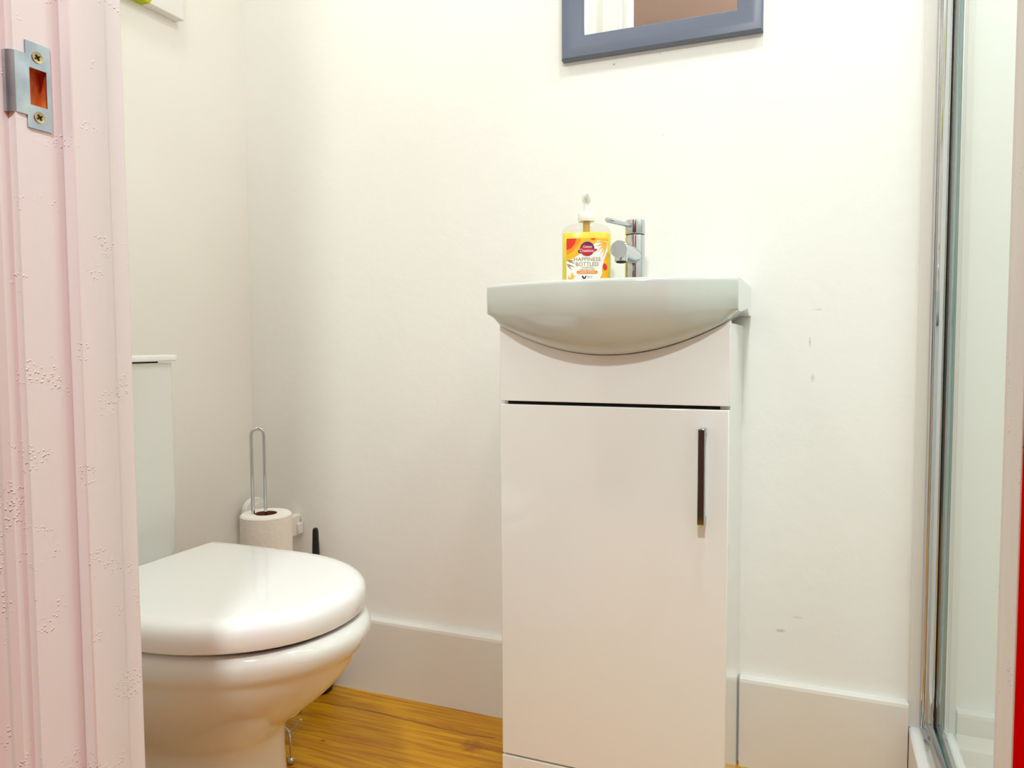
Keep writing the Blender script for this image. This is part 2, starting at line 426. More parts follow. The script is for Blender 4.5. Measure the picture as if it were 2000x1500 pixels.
for (a_, b_, c_, d_) in ((my0, my0 + e_, mz0, mz1), (my1 - e_, my1, mz0, mz1), (my0, my1, mz0, mz0 + e_), (my0, my1, mz1 - e_, mz1)):
    bm_box(bm, JL - .0062, JL - .0001, a_, b_, c_, d_)
obj('mortice_lining', bm, 'rawwood', trim, label='raw orange wood inside the latch hole')

# strike plate: flat plate with a latch hole, two screws and a lip bent round the edge
px_ = JL + .0012
sp = bmesh.new()
T = .0011
y0, y1, z0, z1 = .4030, .4230, .9695, 1.0360
hy0, hy1, hz0, hz1 = .4055, .4194, .9875, 1.0160
for (a, b, c, d) in ((y0, y1, z0, hz0), (y0, y1, hz1, z1), (y0, hy0, hz0, hz1), (hy1, y1, hz0, hz1)):
    bm_box(sp, JL, JL + T, a, b, c, d)
plate = obj('strike_plate', sp, 'steel', trim, label='zinc grey latch strike plate')
sp = bmesh.new()
rings = []
lipz0, lipz1 = .9790, 1.0255
path = [(JL + T, .4030), (JL + T, .3975), (JL + T * .6, .3945), (JL - .002, .3922), (JL - .0060, .3908), (JL - .0105, .3903)]
inn = [(JL, .4030), (JL, .3980), (JL - .0005, .3951), (JL - .0026, .3932), (JL - .0063, .3920), (JL - .0105, .3914)]
rings = [[(p[0], p[1], lipz0), (q[0], q[1], lipz0), (q[0], q[1], lipz1), (p[0], p[1], lipz1)] for p, q in zip(path, inn)]
bm_loft(sp, rings)
obj('strike_lip', sp, 'steel', plate, smooth=True)
def screw(z):
    bm = bmesh.new()
    n = 20; cy = .4124
    rr = [(.0045, T), (.0044, T + .0007), (.0030, T + .0004), (.0009, T + .0003)]
    bm_loft(bm, [[(JL + h, cy + r * math.cos(2 * math.pi * i / n), z + r * math.sin(2 * math.pi * i / n)) for i in range(n)] for r, h in rr])
    s = obj('screw', bm, 'brass', plate, smooth=True)
    bm = bmesh.new()
    for a in (.6, .6 + math.pi / 2):
        c, q = math.cos(a), math.sin(a)
        pts = [(-.0024, -.0006), (.0024, -.0006), (.0024, .0006), (-.0024, .0006)]
        bm_prism(bm, [(cy + u * c - v * q, z + u * q + v * c) for u, v in pts], 'x', JL + T, JL + T + .0009)
    obj('screw_slot', bm, 'dark', s)
screw(1.0252); screw(.9790)

dr = struct(box('door_1', JR - .0135, JR + .0215, -.235, .4285, .008, 1.985, 'red', bevel=.002))
dr['label'] = 'red painted door standing open into the hallway'

# ------------------------------------------------------------------ canvas picture on the left wall
CYR, CZB = 1.236, 1.485
bm = bmesh.new(); bm_box(bm, 0, .023, -.56, 0, 0, .42)
pic = obj('canvas_picture', bm, 'canvas', bevel=.0015)
pic.location = (WX, CYR, CZB)
tag(pic, 'frameless canvas picture with a green leaf print hanging high on the left wall', 'picture')

# ------------------------------------------------------------------ wall mirror
mx0, mx1, mz0m, mz1m = -.4690, -.0925, 1.354, 1.93
mir = thing('wall_mirror', 'grey-blue framed rectangular mirror hanging on the wall above the basin', 'mirror', ((mx0 + mx1) / 2, WY, mz0m))
fwid = .045
prof = [(0, 0), (0, .0135), (.003, .0175), (.012, .0185), (.022, .0165), (.038, .0105), (.0435, .0100), (fwid, .0085), (fwid, 0)]
bm = bmesh.new()
rings = []
for (cx, cz, sx, sz) in ((mx0, mz0m, 1, 1), (mx1, mz0m, -1, 1), (mx1, mz1m, -1, -1), (mx0, mz1m, 1, -1)):
    rings.append([(cx + sx * u, WY - h, cz + sz * u) for u, h in prof])
bm_loft(bm, rings, caps=False, closed=True)
obj('frame', bm, 'frame_grey', mir, smooth=True, angle=25)
box('mirror_glass', mx0 + fwid - .004, mx1 - fwid + .004, WY - .007, WY - .002, mz0m + fwid - .004, mz1m - fwid + .004, 'mirror', mir)

# ------------------------------------------------------------------ vanity cabinet
cx0, cx1, cyf = -.512, -.1205, 1.205
bx_c = (cx0 + cx1) / 2
BC, BHW = -.319, .211        # basin centre and half width
def basin_low(x):            # height of the line where the bowl meets the front panel
    u = min(1, abs(x - BC) / .2)
    return .7795 + .056 * u ** 2.0
vc = thing('vanity_cabinet', 'gloss white bathroom cabinet standing on the floor under the basin', 'cabinet', (bx_c, 1.32, 0))
bm = bmesh.new()
bm_box(bm, cx0 + .001, cx0 + .017, cyf + .0185, WY, 0.0, .830)
bm_box(bm, cx1 - .0165, cx1 - .0005, cyf + .0185, WY, 0.0, .830)
bm_box(bm, cx0 + .017, cx1 - .0165, cyf + .03, WY - .03, .055, .071)
bm_box(bm, cx0 + .017, cx1 - .0165, WY - .03, WY - .022, .071, .80)
obj('carcass', bm, 'carcass', vc, bevel=.0008)
bm = bmesh.new()
n = 40
xs = [cx0 + (cx1 - cx0) * i / n for i in range(n + 1)]
poly = [(cx0, .6985), (cx1, .6985)] + [(x, basin_low(x) - .0008) for x in reversed(xs)]
bm_prism(bm, poly, 'y', cyf, cyf + .018)
obj('front_panel', bm, 'gloss', vc, bevel=.001)
door = box('door', cx0 + .0005, cx1 - .0005, cyf, cyf + .018, .058, .6925, 'gloss', vc, bevel=.0015)
box('plinth', cx0 + .0005, cx1 - .0005, cyf, cyf + .018, .0, .0545, 'gloss', vc, bevel=.001)
bm = bmesh.new(); bm_box(bm, cx0 + .008, cx1 - .0165, cyf + .0182, cyf + .0215, .05, .77)
obj('gap_shadow_strip', bm, 'dark', vc, label='painted shade in the gap between door and panel')  # dark sheet standing in for the shade behind the door gap
# handle
hx0, hx1, hz0_, hz1_ = -.1655, -.1545, .512, .664
bm = bmesh.new()
outer = [(cyf, hz0_), (cyf - .026, hz0_), (cyf - .026, hz1_), (cyf, hz1_), (cyf, hz1_ - .010), (cyf - .018, hz1_ - .010), (cyf - .018, hz0_ + .010), (cyf, hz0_ + .010)]
bm_prism(bm, outer, 'x', hx0, hx1)
obj('handle', bm, 'handle_chrome', door, bevel=.0012, label='chrome bar handle')

# ------------------------------------------------------------------ wash basin
def basin():
    bm = bmesh.new()
    NX = 72
    topz, back = .9005, WY
    sections = []
    for i in range(NX + 1):
        u = -1 + 2 * i / NX
        u = math.copysign(1 - (1 - abs(u)) ** 1.25, u) if abs(u) < 1 else u
        x = BC + BHW * u
        au = abs(u)
        p0 = .013 + .062 * (1 - au ** 2.2)                 # how far the rim stands proud of the cabinet front
        yf = cyf - p0
        zc = basin_low(x) + .013 * max(0., (abs(x - BC) - .190) / .021)
        skirt = .848 + .004 * au
        # cavity
        d = .098 * max(0., 1 - (au / .86) ** 3) ** .55
        w = max(0., 1 - (au / .86) ** 4) ** .5
        yfi = yf + .022 + .02 * (1 - w)
        ybi = 1.300 - .02 * (1 - w)
        ym = (yfi + ybi) / 2
        if w < .05: d = 0
        pts = []
        pts.append((back, .848)); pts.append((back, topz - .003)); pts.append((back - .003, topz))
        pts.append((ybi + .012, topz)); 
        pts.append((ybi, topz - min(.004, d))); 
        for t in (.15, .35, .6, .85):
            a = t * math.pi
            pts.append((ym + (ybi - ym) * math.cos(a), topz - d * (math.sin(a) ** .7)))
        pts.append((yfi, topz - min(.004, d)))
        pts.append((yfi - .008, topz))
        r = .007
        pts.append((yf + r, topz))
        for k in range(1, 5):
            a = k / 4 * math.pi / 2
            pts.append((yf + r - r * math.sin(a), topz - r + r * math.cos(a)))
        pts.append((yf - .0005, (topz + skirt) / 2))
        # bowl underside, curved back to the panel
        for k in range(0, 11):
            s = 1 - k / 10
            pts.append((cyf - (p0 - .0005) * s ** .93 if k < 10 else cyf + .0005, zc + (skirt - zc) * (s ** 2.1)))
        pts.append((cyf + .03, zc + .0)); pts.append((1.37, zc + .01)); pts.append((1.40, .846))
        sections.append([(x, y, z) for y, z in pts])
    bm_loft(bm, sections)
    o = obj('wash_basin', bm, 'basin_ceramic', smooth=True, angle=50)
    b = o.modifiers.new('bevel', 'BEVEL'); b.width = .0035; b.segments = 3; b.limit_method = 'ANGLE'; b.angle_limit = math.radians(60)
    return o
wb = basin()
tag(wb, 'white ceramic bow-fronted wash basin set on the gloss cabinet below the mirror', 'basin')
bm = bmesh.new(); bm_lathe(bm, [(.019, .806), (.022, .808), (.021, .811), (.012, .8125), (.003, .8127)], BC, 1.22)
obj('drain_waste', bm, 'chrome', wb, smooth=True)

# ------------------------------------------------------------------ mixer tap
TX, TY, TZ = -.3035, 1.345, .9005
tap = thing('mixer_tap', 'chrome single-lever mixer tap standing on the back ledge of the basin', 'tap', (TX, TY, TZ))
bm = bmesh.new()
bm_lathe(bm, [(.0205, TZ), (.0205, TZ + .003), (.0178, TZ + .004), (.0178, TZ + .0905), (.0172, TZ + .0925)], TX, TY, 48)
body = obj('body', bm, 'chrome', tap, smooth=True)
bm = bmesh.new()
bm_lathe(bm, [(.0172, TZ + .0945), (.0180, TZ + .096), (.0180, TZ + .117), (.0172, TZ + .1195), (.0150, TZ + .1205)], TX, TY, 48)
cap = obj('lever_cap', bm, 'chrome', tap, smooth=True)
bm = bmesh.new(); bm_lathe(bm, [(.0165, TZ + .0920), (.0165, TZ + .0950)], TX, TY, 32)
obj('collar', bm, 'dark', tap, smooth=True)
bm = bmesh.new()
ld = Vector((-.36, -1, .02)).normalized()
p0 = Vector((TX, TY, TZ + .1090)) + ld * .014
bm_tube(bm, [p0, p0 + ld * .074, p0 + ld * .0765], [.0040, .0043, .0032], 20)
obj('lever', bm, 'chrome', cap, smooth=True)
bm = bmesh.new()
sd = Vector((-.08, -1, .04)).normalized()
s0 = Vector((TX, TY, TZ + .0550)) + sd * .008
s1 = s0 + sd * .085
bm_tube(bm, [s0, s0 + sd * .084, s1], [.0150, .0150, .0140], 40)
spout = obj('spout', bm, 'chrome', tap, smooth=True)
bm = bmesh.new()
a0 = s0 + sd * .070
dn = Vector((.02, -.14, -1)).normalized()
bm_tube(bm, [a0 + dn * .008, a0 + dn * .0195, a0 + dn * .0205], [.0115, .0110, .0098], 30)
aer = obj('aerator', bm, 'chrome', spout, smooth=True)
bm = bmesh.new(); bm_tube(bm, [a0 + dn * .0203, a0 + dn * .0212], [.0088, .0086], 24)
obj('aerator_mesh', bm, 'dark', aer, smooth=True)

# ------------------------------------------------------------------ soap bottle
BX, BY, BZ = -.392, 1.335, .9005
brot = math.radians(20)
sb = thing('soap_bottle', 'clear pump bottle of yellow hand soap standing on the basin beside the tap', 'soap bottle', (BX, BY, BZ))
cb, sb_ = math.cos(brot), math.sin(brot)
def BP(u, v, z):           # local bottle coordinates: u across the face, v towards the back
    return (BX + u * cb - v * sb_, BY + u * sb_ + v * cb, BZ + z)
def oval(z, a, b, n=48, e=.62):
    out = []
    for i in range(n):
        t = 2 * math.pi * i / n
        c, s = math.cos(t), math.sin(t)
        out.append(BP(a * math.copysign(abs(c) ** e, c), b * math.copysign(abs(s) ** e, s), z))
    return out
HWB = .0455
def body_rings(scale, zs):
    tbl = [(0, .94), (.004, 1), (.06, 1), (.098, 1), (.104, .985), (.109, .94), (.1125, .86), (.1155, .72), (.118, .52), (.120, .36), (.122, .32)]
    R = []
    for z, k in tbl:
        if zs is None or z in zs:
            e = .62 + (1 - k) * .55
            R.append(oval(z, HWB * k * scale, .0235 * (k ** .55) * scale if k > .5 else .0185 * scale * (k / .52) ** .6 * .95, e=min(1, e)))
    return R
bm = bmesh.new(); bm_loft(bm, body_rings(1.0, None), caps=True)
obj('bottle_shell', bm, 'bottle_clear', sb, smooth=True, angle=60)
bm = bmesh.new(); bm_loft(bm, [oval(.002, .0425, .021), oval(.005, .0445, .0225), oval(.06, .0445, .0225), oval(.0985, .0445, .0225), oval(.1000, .0435, .0218)])
obj('soap', bm, 'liquid', sb, smooth=True, angle=60, label='bright yellow liquid soap')
bm = bmesh.new(); bm_loft(bm, [[BP(r * math.cos(t * math.pi / 12), r * math.sin(t * math.pi / 12), z) for t in range(24)] for r, z in ((.0150, .122), (.0155, .123), (.0155, .136), (.0145, .138), (.0068, .1385), (.0060, .1395))])
obj('pump_collar', bm, 'pump', sb, smooth=True)
bm = bmesh.new()
bm_loft(bm, [[BP(r * math.cos(t * math.pi / 12), r * math.sin(t * math.pi / 12), z) for t in range(24)] for r, z in ((.0062, .139), (.0056, .156), (.0078, .159), (.0082, .172), (.0068, .1745))])
nz = [BP(0, 0, .1665), BP(.0, -.012, .1670), BP(.0, -.020, .1665), BP(.0, -.0215, .1660)]
bm_tube(bm, nz, [.0050, .0048, .0046, .0036], 18)
obj('pump_head', bm, 'pump', sb, smooth=True)
bm = bmesh.new(); bm_loft(bm, [[BP(r * math.cos(t * math.pi / 10), r * math.sin(t * math.pi / 10), z) for t in range(20)] for r, z in ((.0065, .1005), (.0065, .121))])
obj('pump_tube', bm, 'tube', sb, smooth=True)

# the printed label: paper and printed shapes laid on the curved front face
def face_v(u, off):        # front surface of the bottle at width u
    a, b, e = HWB, .0235, .62
    c = min(1, abs(u) / a) ** (1 / e)
    s = math.sqrt(max(0, 1 - c * c)) ** e
    return -(b * s) - off
def patch(name, pts, mat, off, parent, label=None):
    """flat outline (u, z) filled, subdivided and laid on the bottle face"""
    bm = bmesh.new()
    vs = [bm.verts.new((p[0], 0, p[1])) for p in pts]
    f = bm.faces.new(vs)
    bmesh.ops.triangulate(bm, faces=bm.faces)
    for k in range(-3, 4):
        geom = list(bm.verts) + list(bm.edges) + list(bm.faces)
        bmesh.ops.bisect_plane(bm, geom=geom, plane_co=(k * .011, 0, 0), plane_no=(1, 0, 0))
    for v in bm.verts:
        v.co = Vector(BP(v.co.x, face_v(v.co.x, off), v.co.z))
    me = bpy.data.meshes.new(name); bmesh.ops.recalc_face_normals(bm, faces=bm.faces); bm.to_mesh(me); bm.free()
    me.materials.append(M[mat])
    o = bpy.data.objects.new(name, me); COL.objects.link(o)
    o.parent = parent; o.matrix_parent_inverse = Matrix.Translation(-world_loc(parent))
    if label: o['label'] = label
    return o
LW = .0375
def ell(cx, cz, rx, rz, n=28, a=0):
    out = []
    for i in range(n):
        t = 2 * math.pi * i / n
        x, z = rx * math.cos(t), rz * math.sin(t)
        out.append((cx + x * math.cos(a) - z * math.sin(a), cz + x * math.sin(a) + z * math.cos(a)))
    return out
LB, LT = .006, .0885
lab = patch('label', [(-LW, LB), (LW, LB), (LW, LT), (-LW, LT)], 'amber_print', .0006, sb, 'orange and white printed paper label')
wave = [(-LW, LB), (LW * .35, LB), (LW * .60, .014), (LW * .72, .024), (LW * .74, .038), (LW * .84, .052), (LW, .066), (LW, LT - .006), (LW * .5, LT - .004), (LW * .3, LT - .012), (0, LT - .022),
        (-LW * .35, .060), (-LW * .7, .052), (-LW, .048)]
patch('label_panel', wave, 'white_print', .0009, lab)
patch('label_print', [(-LW, .060), (-LW * .72, .066), (-LW * .45, .077), (-LW * .30, LT), (-LW, LT)], 'orange_print', .0011, lab)
patch('label_print', [(-LW, .068), (-LW * .78, .071), (-LW * .6, .079), (-LW * .52, LT), (-LW, LT)], 'red_print', .0013, lab)
patch('label_print', ell(LW * .86, .037, .0040, .0062, a=.2), 'red_print', .0011, lab)
patch('label_print', [(LW * .12, LT), (LW * .45, LT), (LW * .28, LT - .0035)], 'red_print', .0011, lab)
patch('label_print', [(-LW, LB), (-LW * .05, LB), (-LW * .3, LB + .003), (-LW * .7, LB + .005), (-LW, LB + .004)], 'crimson_print', .0011, lab)
# palm leaves, top right and left
def blade(x0, z0, x1, z1, w, mat):
    dx, dz = x1 - x0, z1 - z0; l = math.hypot(dx, dz); nx_, nz_ = -dz / l, dx / l
    patch('label_print', [(x0, z0), (x0 + dx * .4 + nx_ * w, z0 + dz * .4 + nz_ * w), (x1, z1), (x0 + dx * .4 - nx_ * w, z0 + dz * .4 - nz_ * w)], mat, .0012, lab)
for (x1, z1) in ((.012, .082), (.014, .073), (.017, .064), (.023, .058), (.028, .053)):
    blade(.0368, .0815, x1, z1, .0016, 'amber_print')
for (x1, z1) in ((-.022, .0475), (-.020, .042), (-.022, .036), (-.027, .031)):
    blade(-.0374, .0495 if z1 > .04 else .043, x1, z1, .0011, 'gold_print')
for (x0, z0, x1, z1) in ((-.035, .012, -.022, .026), (-.032, .015, -.023, .016), (-.029, .018, -.020, .021), (-.033, .014, -.034, .023), (-.028, .019, -.028, .029)):
    blade(x0, z0, x1, z1, .0014, 'amber_print')
lab_logo = patch('label_logo', ell(0, .0695, .0130, .0130), 'purple_print', .0014, lab)
patch('label_print', ell(-.001, .0668, .0112, .0100), 'crimson_print', .0017, lab)
patch('label_print', ell(-.0105, .0655, .0065, .0036, a=.1), 'purple_print', .0016, lab)
patch('label_print', [(.004, .062), (.0165, .066), (.0185, .069), (.012, .0695), (.004, .068)], 'crimson_print', .0016, lab)
pill = [(-.0165 + .0027 * math.cos(t), .0275 + .0027 * math.sin(t)) for t in [math.pi / 2 + k * math.pi / 8 for k in range(9)]] + \
       [(.0165 + .0027 * math.cos(t), .0275 + .0027 * math.sin(t)) for t in [-math.pi / 2 + k * math.pi / 8 for k in range(9)]]
patch('label_print', pill, 'orange_print', .0014, lab)
patch('label_print', [(-.0105, .0210), (-.0072, .0205), (-.0055, .0170), (-.0035, .0205), (-.0012, .0210), (-.0035, .0155), (-.0070, .0150)], 'black_print', .0014, lab)

def label_text(body_, cx, cz, width, height, mat, off, shear=0.0):
    cu = bpy.data.curves.new('label_text', 'FONT'); cu.body = body_; cu.size = 1; cu.align_x = 'CENTER'; cu.resolution_u = 3; cu.shear = shear
    tmp = bpy.data.objects.new('label_text', cu); COL.objects.link(tmp)
    bpy.context.view_layer.update()
    me = bpy.data.meshes.new_from_object(tmp.evaluated_get(bpy.context.evaluated_depsgraph_get()))
    bpy.data.objects.remove(tmp)
    xs = [v.co.x for v in me.vertices]; ys = [v.co.y for v in me.vertices]
    x0, x1, y0, y1 = min(xs), max(xs), min(ys), max(ys)
    for v in me.vertices:
        u = cx + ((v.co.x - x0) / (x1 - x0) - .5) * width
        z = cz + ((v.co.y - y0) / (y1 - y0) - .5) * height
        v.co = Vector(BP(u, face_v(u, off), z))
    me.name = 'label_text'; me.materials.clear(); me.materials.append(M[mat])
    o = bpy.data.objects.new('label_text', me); COL.objects.link(o)
    o.parent = lab; o.matrix_parent_inverse = Matrix.Translation(-world_loc(lab))
label_text('HAPPINESS', 0, .0510, .048, .0068, 'gold_print', .0012)
label_text('BOTTLED', 0, .0420, .041, .0068, 'gold_print', .0012)
label_text('TANGERINE &', 0, .0361, .022, .0026, 'gold_print', .0012)
label_text('SHEA BUTTER', 0, .0322, .027, .0026, 'gold_print', .0012)
label_text('HAND WASH', 0, .0275, .026, .0026, 'white_print', .0018)
label_text('Cussons', .0005, .0735, .0165, .0044, 'white_print', .0020, .2)
label_text('Creations', -.001, .0665, .0250, .0058, 'white_print', .0020, .3)
label_text('No 13', .0045, .0190, .0085, .0034, 'black_print', .0014)
label_text('vegan', -.0055, .0128, .0060, .0015, 'black_print', .0014)
label_text('500 ml', .0045, .0135, .0080, .0018, 'black_print', .0014)

# ------------------------------------------------------------------ toilet
TCY = .848
def uoutline(xb, xm, xf, hw, z, nb=6, nf=28, e=.82, ns=4, tilt=0., rb=.0):
    pts = []
    # back edge from +y to -y is closed by the loop; start at back +y corner going forward
    for k in range(ns):
        x = xb + (xm - xb) * k / ns
        h = hw - rb * (1 - min(1, k / 1.0)) 
        pts.append((x, TCY + h))
    for k in range(nf + 1):
        a = math.pi / 2 - math.pi * k / nf
        c, s = math.cos(a), math.sin(a)
        pts.append((xm + (xf - xm) * (abs(c) ** e), TCY + hw * math.copysign(abs(s) ** e, s)))
    for k in range(ns - 1, -1, -1):
        x = xb + (xm - xb) * k / ns
        h = hw - rb * (1 - min(1, k / 1.0))
        pts.append((x, TCY - h))
    # along the back
    for k in range(1, nb):
        pts.append((xb, TCY - (hw - rb) + 2 * (hw - rb) * k / nb))
    return [(x, y, z) for x, y in pts]
toilet = thing('toilet', 'white close-coupled toilet with its lid closed beside the left wall', 'toilet', (-.95, TCY, 0))
bm = bmesh.new()
rings = []
for z, xb, xm, xf, hw, e in (
    (.000, -1.225, -.90, -.722, .118, .75),
    (.012, -1.225, -.90, -.724, .116, .75),
    (.060, -1.225, -.90, -.732, .108, .75),
    (.140, -1.225, -.90, -.736, .104, .75),
    (.215, -1.225, -.90, -.738, .103, .78),
    (.236, -1.225, -.90, -.722, .112, .85),
    (.262, -1.225, -.88, -.690, .130, .92),
    (.300, -1.230, -.86, -.640, .150, 1.0),
    (.332, -1.230, -.84, -.612, .163, 1.0),
    (.352, -1.235, -.83, -.600, .168, 1.0),
    (.362, -1.235, -.83, -.594, .171, 1.0),
    (.372, -1.235, -.83, -.583, .177, 1.0),
    (.387, -1.235, -.83, -.578, .1795, 1.0),
    (.398, -1.235, -.83, -.580, .178, 1.0),
    (.4060, -1.235, -.83, -.590, .171, 1.0),
    (.4090, -1.235, -.83, -.604, .162, 1.0)):
    rings.append(uoutline(xb, xm, xf, hw, z, e=e))
bm_loft(bm, rings)
pan = obj('pan', bm, 'ceramic', toilet, smooth=True, angle=70)
sm = pan.modifiers.new('subsurf', 'SUBSURF'); sm.levels = 1; sm.render_levels = 2
bm = bmesh.new()
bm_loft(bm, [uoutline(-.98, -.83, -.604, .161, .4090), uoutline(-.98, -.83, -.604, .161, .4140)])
obj('seat_gap_shade', bm, 'dark', toilet, smooth=True, label='dark ring of painted shade in the gap under the lid')  # dark ring painting the shaded line between lid and pan
bm = bmesh.new()
XB = -.992
rings = []
for z, d in ((.4125, .0045), (.4130, .0015), (.4150, .0003), (.430, .0), (.4380, .0012), (.4440, .0050), (.4485, .0115), (.4506, .019), (.4513, .032), (.4515, .07)):
    rings.append(uoutline(XB + min(d, .012), -.815 + d * .3, -.594 - d, .1785 - d, z, e=.93, rb=.004))
bm_loft(bm, rings)
lid = obj('lid', bm, 'plastic_white', toilet, smooth=True, angle=60)
for sy in (-.075, .075):
    box('hinge', -1.040, -1.0, TCY + sy - .014, TCY + sy + .014, .4145, .432, 'chrome', toilet, bevel=.003)
bm = bmesh.new()
cyn, cyf2 = TCY - .166, 1.0145
def crings(x1, hw, z, r=.012):
    pts = []
    ya, yb = TCY - hw, TCY + hw
    for (cx_, cy_, a0) in ((x1 - r, yb - r, 0), ):
        pass
    loop = [(-1.265, ya), (x1 - r, ya)]
    for k in range(1, 6):
        a = -math.pi / 2 + k / 6 * math.pi / 2
        loop.append((x1 - r + r * math.cos(a), ya + r + r * math.sin(a)))
    loop += [(x1, ya + r), (x1, yb - r)]
    for k in range(1, 6):
        a = k / 6 * math.pi / 2
        loop.append((x1 - r + r * math.cos(a), yb - r + r * math.sin(a)))
    loop += [(x1 - r, yb), (-1.265, yb)]
    return [(x, y, z) for x, y in loop]
bm_loft(bm, [crings(-1.075, .160, .4145), crings(-1.070, .1645, .43), crings(-1.069, .1655, .52), crings(-1.069, .1655, .768)])
cist = obj('cistern', bm, 'ceramic', toilet, smooth=True, angle=40)
bm = bmesh.new()
bm_loft(bm, [crings(-1.063, .1685, .7705), crings(-1.0605, .1715, .7720), crings(-1.0605, .1715, .7790), crings(-1.063, .169, .7815), crings(-1.070, .162, .7825)])
obj('cistern_lid', bm, 'ceramic', toilet, smooth=True, angle=50)
bm = bmesh.new(); bm_lathe(bm, [(.024, .7820), (.024, .7855), (.021, .7875), (.004, .787)], -1.165, TCY, 32)
obj('flush_button', bm, 'chrome', toilet, smooth=True)
bm = bmesh.new(); bm_box(bm, -1.265, -1.09, TCY - .148, TCY + .148, .768, .7706)
obj('lid_gap_shade', bm, 'dark', toilet)  # dark filler painting the shade between cistern and its lid

# ------------------------------------------------------------------ toilet roll stand with a roll on it
SX, SY = -1.005, 1.17
st = thing('toilet_roll_stand', 'chrome wire toilet roll stand with a tall looped handle behind the toilet', 'toilet roll stand', (SX, SY, 0))
bm = bmesh.new()
hs = .0115
ux, uy = .76, .65          # loop lies in the plane facing the doorway
lx, ly = SX - .0095, SY - .008
pts = [(lx - hs * ux, ly - hs * uy, .060), (lx - hs * ux, ly - hs * uy, .30), (lx - hs * 1.05 * ux, ly - hs * 1.05 * uy, .618)]
for k in range(1, 12):
    a = math.pi - k / 12 * math.pi
    pts.append((lx + hs * 1.05 * math.cos(a) * ux, ly + hs * 1.05 * math.cos(a) * uy, .622 + .0115 * math.sin(a)))
pts += [(lx + hs * 1.05 * ux, ly + hs * 1.05 * uy, .618), (lx + hs * ux, ly + hs * uy, .30), (lx + hs * ux, ly + hs * uy, .060)]
bm_tube(bm, pts, .0034, 14)
obj('handle_loop', bm, 'chrome', st, smooth=True)
bm = bmesh.new()
for rr in (.040, .060):
    ring = [(SX + rr * math.cos(2 * math.pi * k / 40), SY + rr * math.sin(2 * math.pi * k / 40), .062) for k in range(41)]
    bm_tube(bm, ring, .0024, 10)
obj('base_ring', bm, 'chrome', st, smooth=True)
for a_deg in (-31, 99, 219):
    a = math.radians(a_deg); c, s = math.cos(a), math.sin(a)
    def q(r, z): return (SX + r * c, SY + r * s, z)
    bm = bmesh.new()
    bm_tube(bm, [q(.012, .062), q(.060, .062), q(.088, .061), (*q(.100, .059)[:2], .059), q(.107, .052), q(.109, .040), q(.110, .016)], .0024, 10)
    # decorative scroll curling up from the bend
    sc = [q(.104, .062)]
    for k in range(1, 9):
        t = k / 8
        sc.append((SX + (.104 + .020 * t) * c - s * .016 * t, SY + (.104 + .020 * t) * s + c * .016 * t, .060 + .028 * t ** 1.6))
    bm_tube(bm, sc, .0022, 10)
    sc = [q(.104, .062)]
    for k in range(1, 9):
        t = k / 8
        sc.append((SX + (.104 + .006 * t) * c + s * .014 * t, SY + (.104 + .006 * t) * s - c * .014 * t, .060 + .020 * t ** 1.6))
    bm_tube(bm, sc, .0022, 10)
    lg = obj('leg', bm, 'chrome', st, smooth=True)
    bm = bmesh.new(); bmesh.ops.create_uvsphere(bm, u_segments=20, v_segments=12, radius=.0068, matrix=Matrix.Translation(q(.110, .0068)))
    obj('foot_ball', bm, 'chrome', lg, smooth=True)

def make_roll(z0, label, group=None):
    t = thing('toilet_roll', label, 'toilet roll', (SX, SY, z0), group)
    bm = bmesh.new()
    n = 56; ro, ri, h = .0495, .0215, .100
    prof = [(ri, 0), (ro - .003, 0), (ro, .003), (ro + .0004, h * .5), (ro, h - .003), (ro - .003, h), (ri, h)]
    rings = [[(SX + r * math.cos(2 * math.pi * i / n), SY + r * math.sin(2 * math.pi * i / n), z0 + z) for i in range(n)] for r, z in prof]
    bm_loft(bm, rings, caps=False)
    obj('paper', bm, 'paper', t, smooth=True)
    bm = bmesh.new()
    prof = [(ri, .001), (ri, h - .001), (ri - .0012, h - .001), (ri - .0012, .001)]
    bm_loft(bm, [[(SX + r * math.cos(2 * math.pi * i / n), SY + r * math.sin(2 * math.pi * i / n), z0 + z) for i in range(n)] for r, z in prof], caps=False, closed=True)
    obj('cardboard_core', bm, 'card', t, smooth=True)
    return t
make_roll(.3640, 'white toilet roll threaded on the chrome stand, topmost of its stack')
make_roll(.2640, 'white toilet roll on the chrome stand, directly under the topmost roll')
make_roll(.1640, 'white toilet roll low on the chrome stand, second from the floor')
make_roll(.0640, 'white toilet roll resting on the base ring of the chrome stand')

# ------------------------------------------------------------------ white wall bracket in the corner
rh = thing('wall_roll_holder', 'white plastic two-armed roll holder fixed to the wall near the corner', 'roll holder', (-1.18, WY, .36))
bm = bmesh.new()
def arm_prof(yo, zc, r, zlow):
    p = [(WY, zlow), (WY - yo, zlow)]
    for k in range(0, 11):
        a = math.pi - k / 10 * math.pi
        p.append((WY - yo / 2 + (yo / 2) * math.cos(a), zc + r * math.sin(a)))
    return p
bm_prism(bm, arm_prof(.072, .405, .028, .335), 'x', -1.246, -1.233)
left = obj('side_arm', bm, 'white_soft', rh, bevel=.002)
bm = bmesh.new()
bm_prism(bm, arm_prof(.052, .400, .021, .350), 'x', -1.233, -1.230)
bm_box(bm, -1.2335, -1.229, WY - .060, WY - .010, .398, .4005)
obj('arm_inlay', bm, 'white_soft', left, bevel=.0008)
bm = bmesh.new()
bm_prism(bm, [(WY, .345), (WY - .022, .345), (WY - .060, .350), (WY - .060, .392), (WY, .394)], 'x', -1.150, -1.130)
right = obj('side_arm', bm, 'white_soft', rh, bevel=.002)
bm = bmesh.new(); bm_box(bm, -1.130, -1.1235, WY - .018, WY - .002, .349, .375)
obj('catch', bm, 'white_soft', right, bevel=.0015)
